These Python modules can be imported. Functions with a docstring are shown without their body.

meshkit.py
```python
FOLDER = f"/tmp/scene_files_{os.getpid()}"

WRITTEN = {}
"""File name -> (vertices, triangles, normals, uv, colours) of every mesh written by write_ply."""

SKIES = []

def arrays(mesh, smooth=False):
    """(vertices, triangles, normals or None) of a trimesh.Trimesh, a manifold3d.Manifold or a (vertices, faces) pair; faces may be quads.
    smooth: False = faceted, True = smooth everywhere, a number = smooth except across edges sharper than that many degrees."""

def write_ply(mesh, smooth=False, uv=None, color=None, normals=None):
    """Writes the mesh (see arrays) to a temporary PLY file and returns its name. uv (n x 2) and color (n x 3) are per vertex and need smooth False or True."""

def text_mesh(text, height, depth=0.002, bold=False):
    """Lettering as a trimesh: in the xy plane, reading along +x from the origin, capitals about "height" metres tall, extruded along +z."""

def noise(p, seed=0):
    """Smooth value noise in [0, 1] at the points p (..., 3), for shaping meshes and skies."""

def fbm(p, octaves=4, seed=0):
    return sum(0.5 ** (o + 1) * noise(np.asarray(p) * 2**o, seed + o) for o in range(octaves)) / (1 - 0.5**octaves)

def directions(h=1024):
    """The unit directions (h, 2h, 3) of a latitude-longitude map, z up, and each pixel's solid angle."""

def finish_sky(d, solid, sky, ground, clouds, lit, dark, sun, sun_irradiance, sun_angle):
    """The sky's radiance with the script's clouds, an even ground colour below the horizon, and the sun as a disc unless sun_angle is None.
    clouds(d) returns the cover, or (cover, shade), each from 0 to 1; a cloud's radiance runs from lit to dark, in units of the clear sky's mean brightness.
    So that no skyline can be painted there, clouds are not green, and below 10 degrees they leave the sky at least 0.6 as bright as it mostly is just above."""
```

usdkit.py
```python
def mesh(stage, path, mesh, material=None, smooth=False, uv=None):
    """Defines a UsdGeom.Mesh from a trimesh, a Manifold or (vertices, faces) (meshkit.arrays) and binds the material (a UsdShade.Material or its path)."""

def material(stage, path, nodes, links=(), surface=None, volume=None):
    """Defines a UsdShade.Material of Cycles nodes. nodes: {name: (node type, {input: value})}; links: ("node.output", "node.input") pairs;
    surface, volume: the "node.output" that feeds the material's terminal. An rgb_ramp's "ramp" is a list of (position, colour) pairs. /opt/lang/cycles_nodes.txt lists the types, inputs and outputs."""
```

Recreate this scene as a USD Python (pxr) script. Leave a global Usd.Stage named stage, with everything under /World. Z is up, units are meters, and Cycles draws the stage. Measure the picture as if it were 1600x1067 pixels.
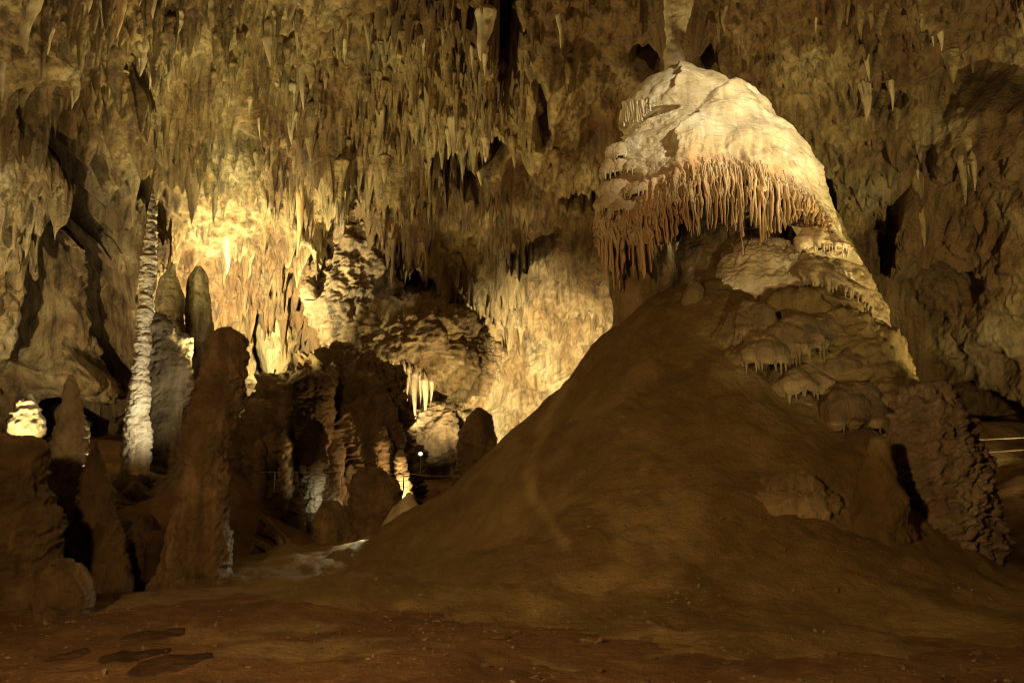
import math
import numpy as np
import trimesh
import usdkit, meshkit
from meshkit import noise, fbm
from pxr import Usd, UsdGeom, UsdLux, Gf, Sdf
from scipy.interpolate import PchipInterpolator
from scipy.spatial import cKDTree

stage = Usd.Stage.CreateInMemory()
W = UsdGeom.Xform.Define(stage, '/World')
stage.SetDefaultPrim(W.GetPrim())

# ------------------------------------------------------------------ camera
EYE = np.array([0.0, 0.0, 1.6])
FPX, CX, CY, PITCH = 1300.0, 800.0, 533.5, math.radians(8.19)
cam = UsdGeom.Camera.Define(stage, '/World/camera')
cam.CreateHorizontalApertureAttr(36.0)
cam.CreateFocalLengthAttr(36.0 * FPX / 1600.0)
cam.CreateClippingRangeAttr((0.05, 500.0))
cam.CreateExposureAttr(0.0)
cam.AddTransformOp().Set(Gf.Matrix4d().SetRotate(Gf.Rotation(Gf.Vec3d(1, 0, 0), 90 + math.degrees(PITCH))) * Gf.Matrix4d().SetTranslate(Gf.Vec3d(*EYE)))


def at(px, py, Y):
    """The point at distance Y into the cave that is seen at a pixel of the 1600 x 1067 photograph."""
    dx, dz = (px - CX) / FPX, (CY - py) / FPX
    d = np.array([dx, math.cos(PITCH) - dz * math.sin(PITCH), math.sin(PITCH) + dz * math.cos(PITCH)])
    return EYE + d * (Y / d[1])


def seen(p):
    """Photo coordinates of points: used as a chart of the walls when their relief is laid out."""
    q = np.asarray(p) - EYE
    f = q[..., 1] * math.cos(PITCH) + q[..., 2] * math.sin(PITCH)
    u = -q[..., 1] * math.sin(PITCH) + q[..., 2] * math.cos(PITCH)
    f = np.where(f > 0.5, f, 0.5)
    return CX + FPX * q[..., 0] / f, CY - FPX * u / f


# ------------------------------------------------------------------ lamps of the show cave, with added fill lights
def lamp(name, pos, to, power, col, cone=None, soft=0.6, r=0.1):
    l = UsdLux.SphereLight.Define(stage, '/World/' + name)
    l.CreateRadiusAttr(r)
    l.CreateNormalizeAttr(True)
    l.CreateIntensityAttr(power)
    l.CreateColorAttr(Gf.Vec3f(*col))
    if cone:
        s = UsdLux.ShapingAPI.Apply(l.GetPrim())
        s.CreateShapingConeAngleAttr(cone)
        s.CreateShapingConeSoftnessAttr(soft)
    l.AddTransformOp().Set(Gf.Matrix4d().SetLookAt(Gf.Vec3d(*map(float, pos)), Gf.Vec3d(*map(float, to)), Gf.Vec3d(0, 0.01, 1)).GetInverse())


WARM, AMBER, OLIVE = (1.0, 0.80, 0.44), (1.0, 0.64, 0.27), (0.98, 0.80, 0.34)
lamp('cap_spotlight', (8.2, 3.6, 9.2), at(1112, 235, 14.5), 3400, (1.0, 0.86, 0.57), 11, 0.7, 0.12)
lamp('ledge_spotlight', (3.0, 3.2, 0.35), at(1245, 470, 12.8), 620, (1.0, 0.80, 0.40), 11.5, 0.9, 0.08)
lamp('back_wall_lamp', at(361, 582, 20.8), at(396, 430, 24.2), 3600, (1.0, 0.86, 0.47), 60, 1.0, 0.1)
lamp('left_ceiling_flood', at(20, 800, 12.5), (-11.0, 15.5, 11.5), 850, (1.0, 0.74, 0.32), 38, 0.9, 0.12)
lamp('totem_lamp', at(300, 735, 13.5), at(212, 520, 15.0), 190, (1, 0.88, 0.62), 46, 0.9, 0.06)
lamp('grotto_lamp', at(612, 705, 21.4), at(650, 560, 22.6), 210, WARM, 40, 0.9, 0.05)
lamp('heap_fill', at(640, 782, 16.4), at(480, 660, 19.0), 75, AMBER, 48, 0.9, 0.05)  # unseen lamp added to lift the dark rock heap
lamp('passage_lamp', at(890, 690, 21.2), at(850, 610, 28.6), 4800, (1.0, 0.80, 0.46), 40, 1.0, 0.1)
lamp('canopy_fill', at(748, 690, 20.4), at(650, 500, 24.0), 330, (1.0, 0.74, 0.36), 50, 1.0, 0.05)  # unseen fill added to bring the canopy up to a mid-tone
lamp('spire_lamp', at(168, 800, 12.3), at(114, 660, 11.95), 40, (1, 0.85, 0.55), 42, 0.8, 0.03)
lamp('left_stack_lamp', at(18, 735, 12.8), at(42, 685, 14.0), 3.2, (1, 0.85, 0.55), 45, 0.8, 0.04)
lamp('pillar_foot_lamp', at(535, 800, 16.2), at(495, 765, 17.5), 16, (0.95, 0.95, 0.7), 36, 0.8, 0.04)
lamp('rimstone_lamp', at(585, 818, 14.4), at(450, 895, 12.4), 30, (1, 0.82, 0.46), 24, 0.9, 0.04)
lamp('left_niche_lamp', at(250, 650, 18.1), at(60, 360, 20.0), 260, WARM, 44, 0.9, 0.08)
lamp('left_wall_lamp', (-10.8, 13.5, 1.7), (-11.2, 20.0, 5.8), 1100, WARM, 36, 0.9, 0.1)
lamp('boulder_floodlight', at(658, 706, 20.55), at(686, 662, 22.6), 34, WARM, 34, 0.8, 0.03)
lamp('ceiling_flood', at(345, 620, 17.0), (-3.5, 17.6, 12.0), 1700, OLIVE, 60, 0.9, 0.15)
lamp('mid_ceiling_flood', at(1010, 640, 18.5), (1.5, 20.0, 11.0), 620, (1.0, 0.68, 0.26), 56, 0.9, 0.15)
lamp('right_ceiling_flood', (8.7, 10.0, 1.3), (9.3, 19.0, 10.5), 1700, (1.0, 0.78, 0.34), 58, 0.9, 0.2)
lamp('foreground_fill', (-3.4, 0.3, 3.4), (1.0, 9.0, 0.8), 1020, (1.0, 0.58, 0.23), 57, 1.0, 0.3)  # unseen fill light added for the foreground floor and mound

# ------------------------------------------------------------------ helpers
used = {}


def unique(path):
    n = used.get(path, 0)
    used[path] = n + 1
    return path if n == 0 else f'{path}_{n:03d}'


def tag(prim, label=None, cat=None, group=None, kind=None):
    for k, v in (('label', label), ('category', cat), ('group', group), ('kind', kind)):
        if v:
            prim.SetCustomDataByKey(k, v)
    return prim


def thing(name, label, cat, group=None, loc=(0, 0, 0)):
    x = UsdGeom.Xform.Define(stage, unique('/World/' + name))
    if any(loc):
        x.AddTranslateOp().Set(Gf.Vec3d(*map(float, loc)))
    return tag(x.GetPrim(), label, cat, group)


def put(name, mesh, mat, parent=None, tint=None, smooth=True):
    m = usdkit.mesh(stage, unique((str(parent.GetPath()) if parent else '/World') + '/' + name), mesh, mat, smooth=smooth)
    if tint is not None:
        UsdGeom.PrimvarsAPI(m).CreatePrimvar('tint', Sdf.ValueTypeNames.FloatArray, 'vertex').Set(np.asarray(tint, np.float32).ravel().tolist())
    return m.GetPrim()


def grid_faces(nr, nc, wrap=False, flip=False):
    i, j = np.meshgrid(np.arange(nr - 1), np.arange(nc if wrap else nc - 1), indexing='ij')
    a, b = i * nc + j, i * nc + (j + 1) % nc
    q = np.stack([a, b, b + nc, a + nc], -1).reshape(-1, 4)
    if flip:
        q = q[:, ::-1]
    return np.vstack([q[:, [0, 1, 2]], q[:, [0, 2, 3]]])


def grid_normals(P, wrap):
    if wrap:
        du = np.roll(P, -1, 1) - np.roll(P, 1, 1)
    else:
        du = np.gradient(P, axis=1)
    n = np.cross(du, np.gradient(P, axis=0))
    return n / np.maximum(np.linalg.norm(n, axis=-1, keepdims=True), 1e-9)


def sstep(x, a, b):
    t = np.clip((x - a) / (b - a), 0, 1)
    return t * t * (3 - 2 * t)


def ridge(p, seed=0, octv=3):
    return 1 - np.abs(2 * fbm(p, octv, seed) - 1)


def capsule(u, v, pts, w):
    """Distance in the chart to a polyline, divided by w."""
    best = np.full(u.shape, 1e9)
    pts = np.asarray(pts, float)
    if len(pts) == 1:
        return np.hypot(u - pts[0, 0], v - pts[0, 1]) / w
    for a, b in zip(pts[:-1], pts[1:]):
        d = b - a
        t = np.clip(((u - a[0]) * d[0] + (v - a[1]) * d[1]) / (d @ d), 0, 1)
        best = np.minimum(best, np.hypot(u - a[0] - t * d[0], v - a[1] - t * d[1]))
    return best / w


def lumps(p, spacing, seed):
    """Cauliflower relief in [0, 1]: rounded knobs about spacing wide."""
    sh = p.shape[:-1]
    q = p.reshape(-1, 3)
    lo, hi = q.min(0) - spacing, q.max(0) + spacing
    g = np.stack(np.meshgrid(*[np.arange(a, b, spacing) for a, b in zip(lo, hi)], indexing='ij'), -1).reshape(-1, 3)
    g = g + np.random.default_rng(seed).uniform(-.45, .45, g.shape) * spacing
    d = cKDTree(g).query(q, workers=-1)[0] / spacing
    return np.sqrt(np.clip(1 - (d / 0.75) ** 2, 0, 1)).reshape(sh)


# ------------------------------------------------------------------ materials
def rock(name, ramp, scale=0.5, streak=0.35, bump=0.6, fine=14.0, rough=0.75, tint=None, vert=0.3, bdist=0.09, spec=0.35):
    """Stone: two scales of blotches, vertical drip streaks and fine relief. tint: colour where the mesh's tint primvar is 1."""
    n = {'g': ('geometry', {}),
         'm1': ('mapping', {'scale': (scale, scale, scale * 0.75)}),
         'n1': ('noise_texture', {'scale': 1.0, 'detail': 9.0, 'roughness': 0.66, 'distortion': 0.6}),
         'r1': ('rgb_ramp', {'ramp': ramp}),
         'm2': ('mapping', {'scale': (5.0, 5.0, 5.0 * vert * 0.35)}),
         'n2': ('noise_texture', {'scale': 1.0, 'detail': 5.0, 'roughness': 0.6}),
         'r2': ('rgb_ramp', {'ramp': [(0.32, (1 - streak,) * 3), (0.55, (1, 1, 1)), (0.75, (1 + streak * .25,) * 3)]}),
         'mx': ('mix', {'mix_type': 'multiply', 'fac': 1.0}),
         'm3': ('mapping', {'scale': (fine, fine, fine * (0.4 + 0.6 * (1 - vert)))}),
         'n3': ('noise_texture', {'scale': 1.0, 'detail': 8.0, 'roughness': 0.7}),
         'b': ('bump', {'strength': bump, 'distance': bdist}),
         'rr': ('map_range', {'from_min': 0.3, 'from_max': 0.7, 'to_min': rough - 0.14, 'to_max': min(1, rough + 0.14)}),
         'p': ('principled_bsdf', {'specular_ior_level': spec})}
    L = [('g.position', 'm1.vector'), ('m1.vector', 'n1.vector'), ('n1.fac', 'r1.fac'), ('g.position', 'm2.vector'), ('m2.vector', 'n2.vector'),
         ('n2.fac', 'r2.fac'), ('r1.color', 'mx.color1'), ('r2.color', 'mx.color2'), ('g.position', 'm3.vector'), ('m3.vector', 'n3.vector'),
         ('n3.fac', 'b.height'), ('b.normal', 'p.normal'), ('n2.fac', 'rr.value'), ('rr.result', 'p.roughness')]
    out = 'mx.color'
    if tint is not None:
        n['at'] = ('attribute', {'attribute': 'tint'})
        n['tc'] = ('color', {'value': tint})
        n['tm'] = ('mix', {'mix_type': 'multiply', 'fac': 1.0})
        n['tx'] = ('mix', {'mix_type': 'mix'})
        L += [('tc.color', 'tm.color1'), ('r2.color', 'tm.color2'), ('at.fac', 'tx.fac'), (out, 'tx.color1'), ('tm.color', 'tx.color2')]
        out = 'tx.color'
    L.append((out, 'p.base_color'))
    return usdkit.material(stage, '/World/Looks/' + name, n, L, surface='p.BSDF')


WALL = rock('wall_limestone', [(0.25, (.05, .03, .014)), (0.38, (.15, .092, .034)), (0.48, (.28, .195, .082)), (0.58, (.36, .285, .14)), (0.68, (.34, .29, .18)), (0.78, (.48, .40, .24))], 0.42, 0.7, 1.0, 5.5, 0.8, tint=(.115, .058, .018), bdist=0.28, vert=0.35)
DRIP = rock('dripstone', [(0.3, (.20, .13, .06)), (0.5, (.36, .29, .17)), (0.7, (.48, .42, .28))], 0.9, 0.45, 0.5, 12.0, 0.65)
DARK = rock('dark_stalagmite', [(0.28, (.05, .03, .012)), (0.45, (.12, .076, .03)), (0.56, (.17, .11, .045)), (0.7, (.30, .21, .10))], 1.5, 0.55, 1.0, 13.0, 0.5, spec=0.5)
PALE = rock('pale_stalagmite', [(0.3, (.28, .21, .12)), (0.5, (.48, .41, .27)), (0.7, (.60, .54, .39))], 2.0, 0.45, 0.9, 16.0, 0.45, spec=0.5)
CAP = rock('cream_flowstone', [(0.28, (.26, .19, .09)), (0.42, (.44, .35, .20)), (0.55, (.54, .46, .29)), (0.7, (.66, .61, .47))], 1.7, 0.3, 0.8, 13.0, 0.40, tint=(.46, .26, .10), vert=0.0, bdist=0.07, spec=0.5)
FRINGE = rock('orange_drapery', [(0.3, (.33, .19, .08)), (0.5, (.46, .295, .135)), (0.7, (.56, .42, .24))], 2.2, 0.35, 0.5, 16.0, 0.42, tint=(.52, .43, .26), spec=0.5)
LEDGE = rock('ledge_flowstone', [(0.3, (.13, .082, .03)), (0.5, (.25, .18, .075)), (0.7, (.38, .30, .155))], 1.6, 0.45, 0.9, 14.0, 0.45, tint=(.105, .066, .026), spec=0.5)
MUD = rock('mound_sediment', [(0.28, (.10, .064, .019)), (0.5, (.152, .102, .032)), (0.72, (.20, .142, .05))], 0.9, 0.25, 0.8, 12.0, 0.72, tint=(.36, .27, .11), vert=0.1, spec=0.3, bdist=0.12)
EARTH = rock('cave_earth', [(0.3, (.105, .056, .023)), (0.5, (.17, .095, .040)), (0.7, (.235, .142, .060))], 0.9, 0.4, 1.0, 12.0, 0.85, tint=(.30, .22, .10), vert=0.0, spec=0.2)
POP = rock('popcorn_rock', [(0.3, (.09, .06, .03)), (0.5, (.24, .18, .10)), (0.7, (.42, .35, .22))], 1.4, 0.4, 1.0, 18.0, 0.8)
WET = rock('wet_mud', [(0.3, (.035, .022, .013)), (0.6, (.07, .044, .026))], 1.5, 0.3, 0.5, 12.0, 0.95, spec=0.05)
METAL = usdkit.material(stage, '/World/Looks/rail_metal', {'n': ('noise_texture', {'scale': 30.0}), 'r': ('rgb_ramp', {'ramp': [(0.3, (.42, .38, .30)), (0.7, (.6, .56, .46))]}), 'p': ('principled_bsdf', {'metallic': 0.9, 'roughness': 0.35})}, [('n.fac', 'r.fac'), ('r.color', 'p.base_color')], surface='p.BSDF')
HOUSING = usdkit.material(stage, '/World/Looks/lamp_housing', {'n': ('noise_texture', {'scale': 20.0}), 'r': ('rgb_ramp', {'ramp': [(0.3, (.02, .02, .018)), (0.7, (.05, .045, .04))]}), 'p': ('principled_bsdf', {'roughness': 0.5})}, [('n.fac', 'r.fac'), ('r.color', 'p.base_color')], surface='p.BSDF')
GLOW = usdkit.material(stage, '/World/Looks/lamp_glass', {'e': ('emission', {'color': (1.0, 0.9, 0.66), 'strength': 30.0})}, [], surface='e.emission')

# ------------------------------------------------------------------ the cave's shell
ROOM = np.array([1.5, 9.0])
HIGH = 14.0
_ra = np.radians([-180, -135, -90, -60, -40, -20, 0, 20, 40, 60, 90, 135, 180])
_rr = np.array([14, 14, 15.5, 18, 20.5, 21.5, 21, 19.5, 17.5, 15.5, 14, 14, 14.0])
R_OF = PchipInterpolator(_ra, _rr)


def shell(a, t):
    """The smooth vault: azimuth a from straight ahead, t from 0 at floor level to 1 overhead (below 0: the wall's foot)."""
    R = R_OF(a)
    th = np.clip(t, 0, 1) * math.pi / 2
    r = R * np.cos(th) ** (2 / 2.3)
    z = HIGH * np.sin(th) ** (2 / 2.0) + np.minimum(t, 0) * 20
    return np.stack([ROOM[0] + r * np.sin(a), ROOM[1] + r * np.cos(a), z], -1)


POCKETS = [  # (chart polyline, half width, depth in metres)
    ([(88, 178), (112, 230), (128, 290), (140, 330)], 30, 5.0), ([(82, 305), (66, 390), (50, 470), (30, 520)], 32, 5.0), ([(236, 222), (234, 270), (230, 300)], 18, 4.5),
    ([(128, 330), (138, 430), (150, 540), (152, 575)], 19, 4.0), ([(95, 615), (70, 660), (62, 730)], 30, 3.0), ([(140, 640), (150, 700)], 24, 2.8), ([(20, 95), (18, 150)], 20, 1.8),
    ([(548, 300), (540, 350)], 15, 1.8), ([(606, 408), (648, 408)], 26, 1.5), ([(800, -20), (796, 60), (788, 95)], 16, 2.0), ([(800, 392), (840, 372)], 18, 1.3), ([(735, 222), (775, 215)], 16, 1.2),
    ([(1480, 150), (1540, 150), (1620, 160)], 34, 1.6), ([(1370, 150), (1400, 160)], 14, 0.8), ([(1235, 230), (1290, 270), (1300, 330)], 30, 1.4), ([(1010, 85), (1012, 110)], 22, 1.2), ([(1110, 70), (1130, 120)], 20, 1.2),
    ([(1440, 640), (1600, 660)], 40, 2.5), ([(600, 640), (690, 680)], 42, 2.6), ([(500, 560), (560, 600)], 30, 1.0), ([(402, 480), (400, 600)], 10, 1.2), ([(1460, 400), (1520, 440)], 22, 0.9), ([(900, 290), (925, 300)], 14, .8),
    ([(860, 160), (840, 100)], 12, .7), ([(685, 220), (740, 250)], 12, .8)]
BULGES = [
    ([(610, 240), (600, 300), (640, 350), (668, 400), (676, 440)], 40, 1.3), ([(655, 310), (680, 380)], 24, .5), ([(620, 370), (590, 420)], 16, .9), ([(745, 250), (775, 258)], 34, 1.2), ([(1440, 290), (1436, 360), (1428, 400)], 20, 1.0),
    ([(1330, 340), (1385, 460), (1420, 580)], 34, 1.2), ([(1400, 430), (1440, 580)], 22, .9), ([(520, 500), (600, 540), (700, 580), (745, 590)], 44, 1.6), ([(560, 560), (680, 600)], 26, .8), ([(210, 320), (175, 420), (190, 520)], 36, 1.1), ([(185, 90), (190, 160)], 24, 1.3),
    ([(60, 560), (150, 580), (190, 600)], 40, 1.4), ([(460, 320), (500, 360)], 26, .9), ([(870, 100), (840, 200), (900, 240)], 44, .7), ([(960, 200), (1000, 300)], 40, .6), ([(1500, 240), (1590, 250)], 40, .8), ([(830, 300), (840, 330)], 44, .6),
    ([(1060, -30), (1062, 50)], 34, 1.6), ([(1130, 60), (1125, 90)], 22, .8), ([(760, 20), (755, 100)], 26, .9), ([(500, 200), (510, 250)], 26, .8), ([(740, 400), (760, 430)], 30, .7), ([(690, 470), (620, 480)], 20, .6)]
rng = np.random.default_rng(7)
_pa, _pt = rng.uniform(np.radians(-80), np.radians(70), 46000), rng.uniform(0.12, 1, 46000)
_pp = shell(_pa, _pt)
_w = np.cos(_pt * math.pi / 2) * (0.15 + sstep(_pp[:, 2], 3.0, 8.0)) * sstep(fbm(_pp * 0.5, 3, 5), 0.42, 0.62)
_pp = _pp[rng.random(len(_pp)) < _w * np.where(_pp[:, 0] > 0.5, 0.55, 1.0)][:, :2]
_sr = 0.055 + 0.12 * rng.random(len(_pp)) ** 3.5
_sl = _sr * rng.uniform(4.0, 9.5, len(_pp)) * rng.choice([0.5, 1.0], len(_pp)) * np.where(_pp[:, 0] > 0.5, 0.45, 1.0)


def plan(xy):  # round the room and half as far towards it, so that on a slope the cones read as upright ribs
    d = xy - ROOM
    return np.stack([np.arctan2(d[..., 0], d[..., 1]) * 20, 0.55 * np.hypot(d[..., 0], d[..., 1])], -1)


SPIKES = cKDTree(plan(_pp))


def relief(P, n, s, seed=0):
    """Displaces the vault: folds, ledges, pockets, flutes and the thousands of small stalactites. Returns points and brown tint, with shade painted into the pockets."""
    u, v = seen(P)
    q = P + 1.2 * (np.stack([fbm(P * 0.3, 3, 40 + k) for k in range(3)], -1) - 0.5)
    up = np.clip(-n[..., 2], 0, 1)  # 1 where the vault faces down
    A = 2.4 * (fbm(q * [.17, .17, .2], 3, 1) - 0.5) + 1.1 * (ridge(q * [.45, .45, .35], 2) - 0.6) + 0.42 * (fbm(q * [1.4, 1.4, .9], 4, 3) - 0.5) + 0.16 * (ridge(q * [3.1, 3.1, 2.4], 9) - 0.5)
    low = 0.35 + 0.65 * sstep(P[..., 2], 6.0, 8.5)
    A += 0.15 * low * (ridge(np.stack([q[..., 0] * 2.4, q[..., 1] * 2.4, q[..., 2] * 0.28], -1), 4, 3) - 0.6) * sstep(fbm(q * 0.3, 2, 6), 0.35, 0.6)
    A += 0.06 * low * (ridge(np.stack([P[..., 0] * 6.5, P[..., 1] * 6.5, P[..., 2] * 0.6], -1), 5, 2) - 0.6) * sstep(fbm(q * 0.4, 2, 16), 0.3, 0.55)
    A += 0.45 * (ridge(q * [.95, .95, .75] + 3, 19, 4) - .55) + 0.36 * (fbm(P * [3.2, 3.2, 3.0], 4, 17) - .5) + 0.15 * (ridge(P * [6.5, 6.5, 4.5], 18, 2) - .5)
    # drapery shelves: a saw-tooth in height, so that each layer overhangs the one below with a ragged lower edge
    edge = (P[..., 2] + 1.8 * fbm(q * [.35, .35, .1], 3, 8) + 0.45 * fbm(P * [2.2, 2.2, .15], 3, 12) + 0.12 * fbm(P * [6, 6, .3], 2, 13)) / 1.9
    saw = edge - np.floor(edge)
    A += 0.42 * low * (1 - saw) ** 1.5 * sstep(saw, 0.0, 0.10) * sstep(fbm(q * 0.3, 2, 14), 0.46, 0.62)
    wu, wv = u + 26 * (fbm(P * 0.9, 3, 21) - .5) * 2, v + 26 * (fbm(P * 0.9, 3, 22) - .5) * 2
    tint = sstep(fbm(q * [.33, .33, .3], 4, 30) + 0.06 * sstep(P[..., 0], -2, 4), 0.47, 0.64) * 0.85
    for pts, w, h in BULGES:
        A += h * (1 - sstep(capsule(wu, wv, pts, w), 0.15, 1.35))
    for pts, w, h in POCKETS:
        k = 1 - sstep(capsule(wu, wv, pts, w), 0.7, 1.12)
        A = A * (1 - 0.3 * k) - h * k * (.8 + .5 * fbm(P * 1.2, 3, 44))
        tint = np.maximum(tint, 0.6 * k)  # pockets tinted darker: shade of the hollows put into the colour
    d, i = SPIKES.query(plan(P[..., :2].reshape(-1, 2)), k=5, workers=-1)
    h = (_sl[i] * np.clip(1 - d / _sr[i], 0, 1) ** 1.15).max(1).reshape(P.shape[:-1])
    B = h * sstep(up, 0.34, 0.58)
    Q = P + n * A[..., None]
    Q[..., 2] -= B
    return Q, tint


def vault(aa, tt):
    a, t = np.meshgrid(aa, tt)
    P = shell(a, t)
    e = 1e-3
    n = np.cross(shell(a + e, t) - shell(a - e, t), shell(a, t + e) - shell(a, t - e))
    n /= np.maximum(np.linalg.norm(n, axis=-1, keepdims=True), 1e-12)
    toward = np.array([ROOM[0], ROOM[1], 3.0]) - P
    n *= np.where((n * toward).sum(-1) < 0, -1, 1)[..., None]
    return P, n


aa = np.radians(np.linspace(-78, 68, 970))
tt = np.concatenate([np.linspace(-0.12, 0, 12)[:-1], np.linspace(0, 0.86, 420)])
P, n = vault(aa, tt)
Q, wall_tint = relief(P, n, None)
CUT = 11 + 224
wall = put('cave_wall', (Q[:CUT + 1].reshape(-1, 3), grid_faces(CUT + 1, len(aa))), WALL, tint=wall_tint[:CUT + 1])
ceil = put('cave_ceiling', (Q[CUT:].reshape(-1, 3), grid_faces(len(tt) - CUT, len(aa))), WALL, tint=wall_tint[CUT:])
WALL_PTS = Q.reshape(-1, 3)
WALL_TREE = cKDTree(np.stack(seen(WALL_PTS), -1))
WALL_BASE_TREE = cKDTree(np.stack(seen(P.reshape(-1, 3)), -1))
a2 = np.radians(np.linspace(68, 282, 160))
a2w = np.where(a2 > math.pi, a2 - 2 * math.pi, a2)
t2 = np.concatenate([np.linspace(-0.12, 0, 4)[:-1], np.linspace(0, 0.999, 70)])
P2, n2 = vault(a2w, t2)
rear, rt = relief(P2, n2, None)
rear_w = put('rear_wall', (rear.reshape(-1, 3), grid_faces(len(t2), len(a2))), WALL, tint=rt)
P3, n3 = vault(np.radians(np.linspace(-78, 68, 200)), np.linspace(0.86, 0.999, 30))
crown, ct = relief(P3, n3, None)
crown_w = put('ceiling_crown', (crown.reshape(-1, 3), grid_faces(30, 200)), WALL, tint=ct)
for p in (wall, ceil, rear_w, crown_w):
    tag(p, kind='structure')


def on_wall(px, py):
    """The foremost point of the wall's relief near a chart position."""
    k = WALL_TREE.query_ball_point((px, py), 5)
    if not k:
        k = [WALL_TREE.query((px, py))[1]]
    c = WALL_PTS[k]
    d = np.linalg.norm(c - EYE, axis=1)
    return c[np.argsort(d)[len(d) // 6]]


# ------------------------------------------------------------------ floor
MX, MY = 4.1, 15.0  # the mound's axis


def floor_z(x, y):
    p = np.stack([x, y, np.zeros_like(x)], -1)
    z = 0.22 * (fbm(p * .35, 3, 50) - .5) + 0.08 * (fbm(p * 1.6, 4, 51) - .5) + 0.05 * (fbm(p * 5, 4, 52) - .5) + 0.016 * (ridge(p * 9, 54) - .5)
    rise = sstep(x, 5.0, 11.0) * sstep(y, 4.0, 11.0)
    z = z + 1.5 * rise
    z = z + 1.0 * sstep(-x, 3.2, 6.0) * sstep(y, 12.0, 15.0)            # bank under the totem
    z = z - 0.55 * np.exp(-((x + 4.7) ** 2 / 1.0 + (y - 12.3) ** 2 / 0.8))  # pit between the stalagmites
    z = z + 1.2 * sstep(y, 16.0, 24.0) * sstep(np.abs(x), 0, 0.1)
    z = z + (0.7 * (fbm(p * .9, 4, 53) - .4) * sstep(y, 12.5, 16))
    return z


fx = np.concatenate([np.linspace(-20, -8, 60)[:-1], np.linspace(-8, 9, 260), np.linspace(9, 18, 60)[1:]])
fy = np.concatenate([np.linspace(-6, 3.5, 30)[:-1], np.linspace(3.5, 13, 210), np.linspace(13, 32, 100)[1:]])
X, Y_ = np.meshgrid(fx, fy)
Z = floor_z(X, Y_)
Fp = np.stack([X, Y_, Z], -1)
ftint = 0.75 * sstep(fbm(np.stack([X * .5, Y_ * 1.1, X * 0], -1), 4, 60), 0.56, 0.72)
tag(put('floor', (Fp.reshape(-1, 3), grid_faces(len(fy), len(fx))), EARTH, tint=ftint), kind='structure')


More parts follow.
